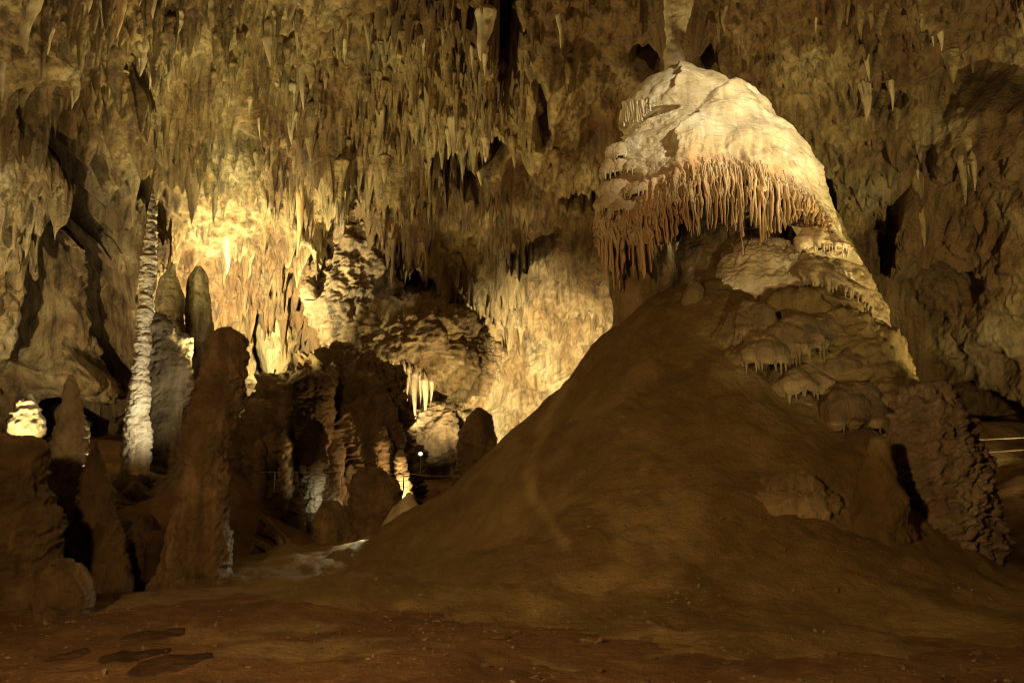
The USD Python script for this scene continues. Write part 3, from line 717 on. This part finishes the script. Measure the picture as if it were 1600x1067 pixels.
stone('knobby_shoulder', 'small knobbly lump at the foot of the lit spire', 'rock', [(742, 118, 140), (760, 110, 150), (785, 108, 150), (810, 112, 146), (840, 112, 150), (900, 110, 150)], 11.7, POP, part='lump', rough=.10, knob=.05, knob_size=.12, seed=69)
stone('twin_stalagmite', 'left stalagmite of the pair standing before the bright back wall', 'stalagmite',
      [(415, 268, 275), (440, 254, 279), (500, 248, 284), (570, 244, 288), (660, 240, 294), (760, 236, 300)], 19.0, WALL, rough=.07, flute=.08, seed=70)
stone('twin_stalagmite', 'right stalagmite of the pair standing before the bright back wall', 'stalagmite',
      [(420, 304, 316), (440, 297, 322), (470, 294, 327), (560, 288, 330), (660, 282, 334), (760, 280, 340)], 19.5, WALL, rough=.08, flute=.08, seed=71)
stone('lumpy_column', 'stout lumpy cream column just right of the white totem', 'column',
      [(500, 236, 258), (515, 232, 276), (545, 234, 294), (600, 234, 296), (650, 232, 290), (700, 230, 290), (760, 226, 304)], 17.0, POP, rough=.16, ring=.10, ring_len=.55, seed=72)
stone('hanging_pillar', 'massive dark brown pillar hanging down right of the bright wall', 'column',
      [(200, 560, 610), (300, 530, 612), (345, 508, 612), (380, 497, 614), (430, 494, 618), (480, 492, 622), (520, 500, 610), (552, 515, 580)], 24.6, DARK, rough=.34, flute=.22, fdens=2.2, depth=1.2, seed=73, rows=180, cols=180, sink=.05)
stone('grotto_canopy', 'brown overhanging rock canopy above the row of lit stalactites', 'rock',
      [(488, 600, 690), (505, 565, 730), (530, 540, 762), (560, 545, 772), (590, 575, 764), (615, 610, 745), (632, 645, 722)], 25.6, WALL, part='canopy', rough=.38, flute=.20, fdens=2.4, seed=86, rows=150, cols=180, depth=1.6, sink=.02)
stone('ear_knob', 'round dark knob sticking out left of the hanging pillar', 'rock', [(438, 476, 490), (448, 470, 494), (460, 471, 494), (468, 477, 490)], 23.0, DARK, part='knob', rough=.05, seed=74, rows=50, cols=60, sink=.02)
stone('black_spike', 'little black pointed stalagmite on top of the brown rock heap', 'stalagmite', [(543, 506, 510), (556, 503, 513), (575, 501, 515), (600, 498, 518)], 19.6, DARK, rough=.04, seed=75, rows=60, cols=50)
stone('rock_heap', 'broad dark brown rock heap in the middle distance below the hanging pillar', 'rock',
      [(570, 492, 560), (588, 470, 596), (612, 432, 610), (645, 405, 622), (690, 386, 632), (750, 376, 640), (815, 362, 648)], 19.0, DARK, part='mass', rough=.42, flute=.30, fdens=2.6, knob=.05, knob_size=.25, seed=76, rows=200, cols=200, depth=0.7)
stone('shaggy_boss', 'shaggy brown boss bulging above the rock heap', 'rock', [(548, 522, 548), (565, 512, 560), (600, 510, 566), (640, 516, 566), (690, 520, 560)], 19.3, DARK, part='boss', rough=.14, flute=.08, fdens=5, seed=77)
pf = stone('pale_footed_column', 'dark column in the middle distance with a pale lit foot', 'column',
      [(600, 455, 520), (640, 462, 518), (690, 468, 514), (735, 474, 510), (790, 474, 508), (815, 470, 512)], 17.2, DARK, rough=.16, flute=.08, fdens=5, seed=78, rows=160, cols=110)
Pf = body([(738, 480, 507), (750, 477, 510), (780, 477, 508), (800, 482, 504)], 17.1, rough=.09, knob=.05, knob_size=.10, seed=178, sink=.02, depth=1.0)
put('crusted_foot', (Pf.reshape(-1, 3), grid_faces(Pf.shape[0], Pf.shape[1], True, True)), PALE, pf)
stone('side_column', 'brown fluted column left of the pale-footed column', 'column', [(640, 392, 428), (700, 384, 436), (750, 388, 430), (790, 380, 440), (820, 366, 450)], 17.8, DARK, rough=.2, flute=.10, fdens=5, seed=79)
stone('side_column', 'brown fluted column right of the pale-footed column', 'column', [(630, 556, 604), (690, 548, 618), (740, 556, 606), (790, 536, 622), (830, 520, 630)], 18.0, DARK, rough=.24, flute=.10, fdens=5, seed=80)
stone('dark_boulder', 'dark round boulder lying left of the pale cone by the mound', 'boulder', [(742, 566, 600), (755, 556, 616), (785, 552, 620), (815, 552, 616), (840, 540, 620)], 15.6, DARK, part='rock', rough=.10, knob=.03, seed=81)
stone('pale_cone', 'small pale stalagmite cone poking up beside the mound slope', 'stalagmite', [(772, 634, 644), (785, 625, 652), (800, 612, 662), (820, 600, 676)], 15.2, DRIP, part='cone', rough=.05, seed=82, rows=70, cols=70)
stone('slumped_rock', 'dark rock slab leaning at the foot of the pale-footed column', 'boulder', [(790, 505, 530), (805, 498, 542), (830, 490, 550), (850, 486, 552)], 15.4, DARK, part='rock', rough=.12, seed=83)
stone('black_stalagmite', 'black blunt stalagmite silhouetted at the foot of the bright wall beside the mound', 'stalagmite', [(640, 742, 754), (652, 733, 764), (675, 727, 770), (720, 716, 776), (770, 706, 782)], 19.5, DARK, rough=.10, seed=84)
stone('lit_boulder', 'brightly lit pitted boulder under the row of hanging stalactites', 'boulder', [(632, 680, 690), (645, 668, 698), (665, 658, 706), (690, 656, 712), (712, 660, 708), (730, 660, 706)], 22.6, POP, part='rock', rough=.22, knob=.08, knob_size=.2, seed=85)
for k, (px, py, w) in enumerate([(200, 830, 14), (232, 826, 20), (212, 858, 26), (250, 852, 20), (190, 868, 16)]):
    stone('black_rock', ['small upright black rock at the back of the pit by the totem', 'wide black rock under the totem bank', 'largest black rock in the pit left of the dark stalagmite', 'black rock touching the dark stalagmite', 'low black rock at the pit edge nearest the floor'][k], 'rock',
          [(py - w, px - w * .3, px + w * .3), (py - w * .5, px - w * .8, px + w * .8), (py + w * .6, px - w, px + w), (py + w, px - w, px + w)], 12.6 - .1 * k, WET, part='rock', rough=.10, seed=90 + k, rows=50, cols=60)

rgm = np.random.default_rng(19)
for k, (px, top_, base_, w, Yk, lab) in enumerate([(405, 690, 795, 10, 17.3, 'leftmost slender dark stalagmite before the rock heap'), (428, 745, 815, 9, 16.5, 'short dark stalagmite low at the left of the rock heap'), (446, 672, 805, 11, 16.9, 'tall slender stalagmite just left of the pale-footed column'),
        (462, 738, 812, 8, 16.5, 'small stub touching the left side of the pale-footed column'), (526, 690, 806, 11, 16.8, 'slender stalagmite just right of the pale-footed column'), (548, 728, 815, 9, 16.3, 'short thin stalagmite behind the slumped rock'),
        (598, 668, 800, 12, 17.2, 'tall dark stalagmite at the right of the rock heap'), (626, 705, 790, 10, 17.0, 'rightmost slender stalagmite before the rock heap, above the pale cone')]):
    b = w * rgm.uniform(1.3, 1.9)
    stone('slender_stalagmite', lab, 'stalagmite', [(top_, px - w * .25, px + w * .25), (top_ + 14, px - w * .55, px + w * .5), ((top_ + base_) / 2, px - w * .8 + 2, px + w * .75 + 2), (base_, px - b, px + b)], Yk, [DARK, POP, DRIP][k % 3 if k != 4 else 0], 'slender stalagmites before the rock heap', rough=.08, ring=.03, ring_len=.2, knob=.02, knob_size=.08, seed=190 + k, rows=80, cols=56)

# ------------------------------------------------------------------ rimstone terraces
rs = thing('rimstone_terraces', 'stack of thin rimstone terraces catching light at the left edge of the mound', 'rimstone')
GROUND = cKDTree(np.vstack([AP.reshape(-1, 3), Fp.reshape(-1, 3)])[:, :2])
APT = cKDTree(AP.reshape(-1, 3)[:, :2])
GROUND_Z = np.concatenate([AP[..., 2].ravel(), Z.ravel()])


def ground_at(x, y):
    k = GROUND.query(np.stack([x, y], -1), k=6)[1]
    return GROUND_Z[k].max(-1)


for k in range(9):
    Yk = 11.8 + k * 0.34
    c0, c1 = at(352 + 6 * k, 900, Yk), at(500 + 5 * k, 880, Yk)
    xs = np.linspace(0, 1, 70)
    x = c0[0] + xs * (c1[0] - c0[0] + .5)
    y = Yk + 0.45 * (fbm(np.stack([x * 1.6, 0 * xs + k * .6, 0 * xs], -1), 3, 4) - .5) * 2
    g = ground_at(x, y)
    keep = APT.query(np.stack([x, y], -1))[1]
    sink = 0.3 * sstep(AP[..., 2].ravel()[keep] - floor_z(x, y), -0.02, .08)
    g = g - sink
    hgt = 0.05 + 0.07 * noise(np.stack([x * 3, 0 * xs + k, 0 * xs], -1), 6)
    prof = [(-.09, -.04), (-.045, .6), (-.01, 1.0), (.03, .95), (.16, .25), (.3, -.04)]
    P = np.stack([np.stack([x, y + dy, g + hgt * q], -1) for dy, q in prof])
    P += (.03 * (fbm(P * 9, 3, k) - .5))[..., None]
    put('terrace', (P.reshape(-1, 3), grid_faces(len(prof), 70)), POP, rs)

# ------------------------------------------------------------------ stalactites: single ones the photo shows, then the crowd
def spike_mesh(L, R, seed, sides=18, rows=44, flute=0.25):
    t = np.linspace(-0.22, 1, rows)
    p = np.linspace(0, 2 * math.pi, sides, endpoint=False)
    tc = np.clip(t, 0, 1)
    r = R * ((1 - tc) ** 0.85 * 0.85 + 0.15 * (1 - tc) ** 0.3) * (1 + 0.3 * np.exp(-(t + 0.22) * 9)) * (0.04 + 0.96 * sstep(t, -0.23, 0.03))
    q = np.stack([np.cos(p)[None] * 1.4 + 0 * t[:, None], np.sin(p)[None] * 1.4 + 0 * t[:, None], t[:, None] * 3 + 0 * p], -1)
    rr = r[:, None] * (1 + flute * 2 * (fbm(q + seed * 3.1, 3, seed) - .5) + 0.035 * np.sin(t[:, None] * 19 + seed))
    wob = 0.25 * R * np.sin(t * 4 + seed)
    P = np.stack([rr * np.cos(p) + wob[:, None], rr * np.sin(p) + .5 * wob[:, None], -L * t[:, None] + 0 * p], -1)
    return P.reshape(-1, 3), grid_faces(rows, sides, True, True)


def root(b):  # into the rock behind and above
    d = (b - EYE) / np.linalg.norm(b - EYE)
    return d * 0.07 + [0, 0, 0.1]


def stalactite(name, label, px, py, lpx, wpx, seed, mat=DRIP, Y=None, group=None):
    base = on_wall(px, py) if Y is None else at(px, py, Y)
    s = base[1] / FPX
    t = thing(name, label, 'stalactite', group, base + root(base))
    put('spike', spike_mesh(lpx * s + .2, wpx * s / 2, seed), mat, t)


ORANGE = FRINGE
for k, (nm, lab, px, py, L, w, mat) in enumerate([
        ('stalactite', 'sharp orange-tipped stalactite hanging from the ceiling at far upper left', 192, -25, 95, 24, ORANGE),
        ('stalactite', 'broad cream stalactite at the top edge left of centre', 452, -20, 66, 24, DRIP),
        ('stalactite', 'grey-green forked stalactite pair hanging at the top, left of its dark gap', 535, 30, 62, 18, DRIP),
        ('stalactite', 'thick stalactite hanging above the hanging pillar', 490, 175, 84, 28, WALL),
        ('stalactite', 'short stubby stalactite left of the thick one above the hanging pillar', 472, 108, 70, 16, DRIP),
        ('stalactite', 'single inverted-cone stalactite in the upper middle of the ceiling', 700, 92, 60, 24, WALL),
        ('stalactite', 'slim stalactite at the top edge beside the bright wall', 328, 10, 44, 16, DRIP),
        ('stalactite', 'long thin tan stalactite above the flowstone ridge', 590, 170, 80, 18, DRIP),
        ('stalactite', 'shaggy hanging cluster beside the tall black ceiling slit', 757, 20, 76, 34, DRIP),
        ('stalactite', 'wide drooping stalactite at the top left corner', 55, -20, 110, 44, DRIP),
        ('stalactite', 'brown bell-shaped stalactite below the orange-tipped one', 190, 70, 110, 46, DARK),
        ('stalactite', 'slender stalactite on the right wall above the dark rocky band', 1440, 285, 100, 20, WALL),
        ('stalactite', 'thin pointed stalactite on the right wall near the frame edge', 1500, 255, 62, 14, WALL),
        ('stalactite', 'small stalactite next to the thin pointed one on the right wall', 1524, 250, 44, 12, WALL),
        ('stalactite', 'cream fluted stalactite at the top right', 1315, 0, 52, 26, WALL),
        ('stalactite', 'pale narrow stalactite right of the fluted one at top right', 1340, 10, 50, 18, WALL),
        ('stalactite', 'left orange blade of the hanging drapery beside the great dome', 752, 250, 38, 18, ORANGE),
        ('stalactite', 'right orange blade of the hanging drapery beside the great dome', 764, 245, 30, 12, ORANGE),
        ('stalactite', 'orange draped stalactite over the brightest patch of wall', 352, 380, 50, 16, ORANGE),
        ('stalactite', 'tan drapery left of the hanging pillar over the bright wall', 470, 310, 95, 14, ORANGE)]):
    stalactite(nm, lab, px, py, L, w, 100 + k, mat)
# the lit row in the grotto
GR = [(582, 565, 18, 5), (592, 568, 34, 9), (606, 572, 16, 6), (614, 574, 22, 5), (622, 575, 42, 8), (630, 578, 50, 8), (638, 582, 40, 7), (643, 586, 26, 5), (649, 592, 66, 11), (657, 594, 30, 6), (664, 600, 46, 12), (674, 602, 24, 7)]
WORDS = ['leftmost tiny', 'second from left, broad', 'third from left, short', 'fourth from left, thin short', 'fifth from left, long', 'sixth from left, long slim', 'seventh from left, long', 'eighth from left, thin short', 'longest dagger-like', 'short thin, right of the longest', 'thickest carrot-shaped', 'rightmost short']
for k, (px, py, L, w) in enumerate(GR):
    stalactite('grotto_stalactite', WORDS[k] + ' stalactite in the lit hanging row above the pitted boulder', px, py, L, w, 140 + k, DRIP, 22.02, 'lit row of hanging stalactites')
# the crowd: eight shapes, then copies
rng = np.random.default_rng(23)
protos = []
for k in range(8):
    base = f'/World/Looks/stalactite_kind_{k}'
    c = stage.CreateClassPrim(base)
    L, R = [(1, .13), (1, .18), (1, .10), (1, .24), (1, .16), (1, .12), (1, .2), (1, .15)][k]
    used_before = dict(used)
    m = usdkit.mesh(stage, base + '/spike', spike_mesh(L, R, 200 + k, 14, 30, .35), [DRIP, WALL, DRIP, WALL, WALL, WALL, WALL, DRIP][k], smooth=True)
    protos.append(base)
count = 0
tries = 0
while count < 240 and tries < 4000:
    tries += 1
    px, py = rng.uniform(-20, 1620), rng.uniform(-30, 270)
    if 930 < px < 1350 and py > 60 or (px > 850 and rng.random() < .55) or (py > 150 and (px < 350 or rng.random() < .4)):
        continue
    if noise(np.array([px / 90, py / 40, 3.3]), 5) < .38:
        continue
    b = on_wall(px, py)
    s = b[1] / FPX
    L = .15 + s * rng.uniform(14, 46) * (1.5 if rng.random() < .12 else 1)
    x = UsdGeom.Xform.Define(stage, unique('/World/ceiling_stalactite'))
    x.AddTranslateOp().Set(Gf.Vec3d(*map(float, b + root(b))))
    x.AddRotateZOp().Set(float(rng.uniform(0, 360)))
    x.AddScaleOp().Set(Gf.Vec3f(L * rng.uniform(.7, 1.3), L * rng.uniform(.7, 1.3), L))
    size = 'stubby' if L < .42 else 'slender' if L < .7 else 'long'
    place = 'in the upper left corner' if px < 240 else 'above the bright back wall' if px < 500 else 'above the hanging pillar' if px < 720 else 'left of the tall black ceiling slit' if px < 800 else 'left of the great dome' if px < 1060 else 'right of the dome top' if px < 1350 else 'in the upper right corner'
    row = 'at the top edge' if py < 60 else 'in the middle rows' if py < 160 else 'in the lowest rows'
    tag(x.GetPrim(), f'{size} tan stalactite {row} {place}', 'stalactite', f'{size} stalactites {row} {place}')
    x.GetPrim().GetReferences().AddInternalReference(protos[rng.integers(8)])
    x.GetPrim().SetInstanceable(True)
    count += 1

# ------------------------------------------------------------------ handrails, the lamp in view, mud and stones
def rail(label, posts, wires, sag=.02, thick=.009, mat=None):
    t = thing('handrail', label, 'handrail')
    for px, py, Y, h in posts:
        b = at(px, py, Y)
        put('post', tube([b, b + [0, 0, h * .5], b + [0, 0, h]], .014, 8), METAL, t)
    for a, b in wires:
        a, b = at(*a), at(*b)
        q = np.linspace(0, 1, 24)
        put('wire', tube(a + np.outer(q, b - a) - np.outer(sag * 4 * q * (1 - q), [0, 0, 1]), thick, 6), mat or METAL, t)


rail('thin metal handrail along the far path behind the left edge of the mound', [(428, 775, 16.4, .45), (532, 772, 16.2, .42), (630, 770, 16.4, .4)], [((405, 737, 16.4), (532, 736, 16.2)), ((532, 736, 16.2), (640, 740, 16.4)), ((640, 740, 16.4), (720, 744, 16.6))], .02, .006)
rail('double wire handrail at the right edge beyond the popcorn boulder', [(1640, 740, 13.0, .6)], [((1480, 688, 15.0), (1640, 681, 13.0)), ((1490, 709, 15.0), (1640, 699, 13.0))], .01, .014, PALE)  # wires in pale stone to look lit: brightness put into the colour
lt = thing('floodlight', 'small lit floodlight among the rocks below the pitted boulder', 'lamp')
lp = at(657, 709, 18.2)
put('housing', tube([lp + [0, .25, -.02], lp + [0, .08, 0], lp + [0, .06, 0], lp + [0, .0, 0]], [.03, .046, .052, .052], 20), HOUSING, lt, smooth=False)
put('lens', tube([lp + [0, -.002, 0], lp + [0, -.012, 0], lp + [0, -.022, 0]], [.036, .032, .02], 20), GLOW, lt, smooth=False)
put('bracket', tube([lp + [0, .1, -.05], lp + [0, .1, -.2], lp + [0, .1, -.5]], .02, 8), HOUSING, lt)

rng = np.random.default_rng(31)
for k, (px, py, w, h, lab) in enumerate([(105, 1022, 26, 9, 'slim dark wet mud patch at far lower left of the floor'), (238, 999, 44, 7, 'dark crescent of wet mud farthest from the viewer on the left floor'), (210, 1026, 46, 12, 'broad dark mud patch in the middle of the left floor'), (270, 1040, 52, 18, 'largest dark mud patch nearest the viewer on the left floor')]):
    def ground(px, py):
        d = at(px, py, 1.0) - EYE
        return EYE + d * (-EYE[2] / d[2])
    c = ground(px, py)
    p = np.linspace(0, 2 * math.pi, 90, endpoint=False)
    e = np.stack([np.cos(p), np.sin(p), 0 * p + k * 5], -1)
    sc = c[1] / FPX
    ry = abs(ground(px, py - h)[1] - c[1])
    q = np.linspace(0, 1, 14)
    lobes = 1 + 0.7 * (fbm(e * 1.3, 2, 9) - .5) + .12 * (fbm(e * 7, 3, 10) - .5)
    gx = c[0] + w * sc * q[:, None] * lobes * np.cos(p)
    gy = c[1] + ry * q[:, None] * lobes * np.sin(p) + .25 * ry * np.cos(p) * q[:, None]
    gz = floor_z(gx, gy) + 0.012 * (1 - q[:, None] ** 2) + .004 - .02 * (q[:, None] == 1)
    tag(put('mud_patch', (np.stack([gx, gy, gz], -1).reshape(-1, 3), grid_faces(14, 90, True)), WET), lab, 'mud patch')
for k in range(26):
    px, py = rng.uniform(760, 1560), rng.uniform(960, 1062)
    d = at(px, py, 1.0) - EYE
    c = EYE + d * (-EYE[2] / d[2])
    R = rng.uniform(.018, .05)
    hull = trimesh.convex.convex_hull(rng.normal(size=(16, 3)) * [1.2, 1, .6] * R * .75)
    P = np.array(hull.vertices)
    z = float(floor_z(np.array(c[0]), np.array(c[1])))
    tag(put('pebble', (P + [c[0], c[1], z + R * .2], np.array(hull.faces)), DARK, smooth=False), 'small dark stone lying loose on the brown cave floor', 'stone', 'loose stones on the floor')
GV, GF, ng = [], [], 0
for k in range(2600):
    y = rng.uniform(5.6, 10.5)
    x = rng.uniform(-.66, .66) * y
    if float(noise(np.array([x * .9, y * 1.4, 2.2]), 5)) < rng.uniform(.25, .8):
        continue
    h = trimesh.convex.convex_hull(rng.normal(size=(8, 3)) * [1, 1, .7] * rng.uniform(.004, .013) * (2.2 if rng.random() < .05 else 1))
    z = float(floor_z(np.array(x), np.array(y)))
    za = float(AP[..., 2].ravel()[APT.query([x, y])[1]])
    GV.append(np.array(h.vertices) + [x, y, max(z, za if math.hypot(x - MX, y - MY) < 9.5 else z) + .004])
    GF.append(np.array(h.faces) + ng)
    ng += len(h.vertices)
tag(put('grit', (np.vstack(GV), np.vstack(GF)), POP, smooth=False), 'loose grit and crumbs of stone strewn over the cave floor', 'grit', kind='stuff')
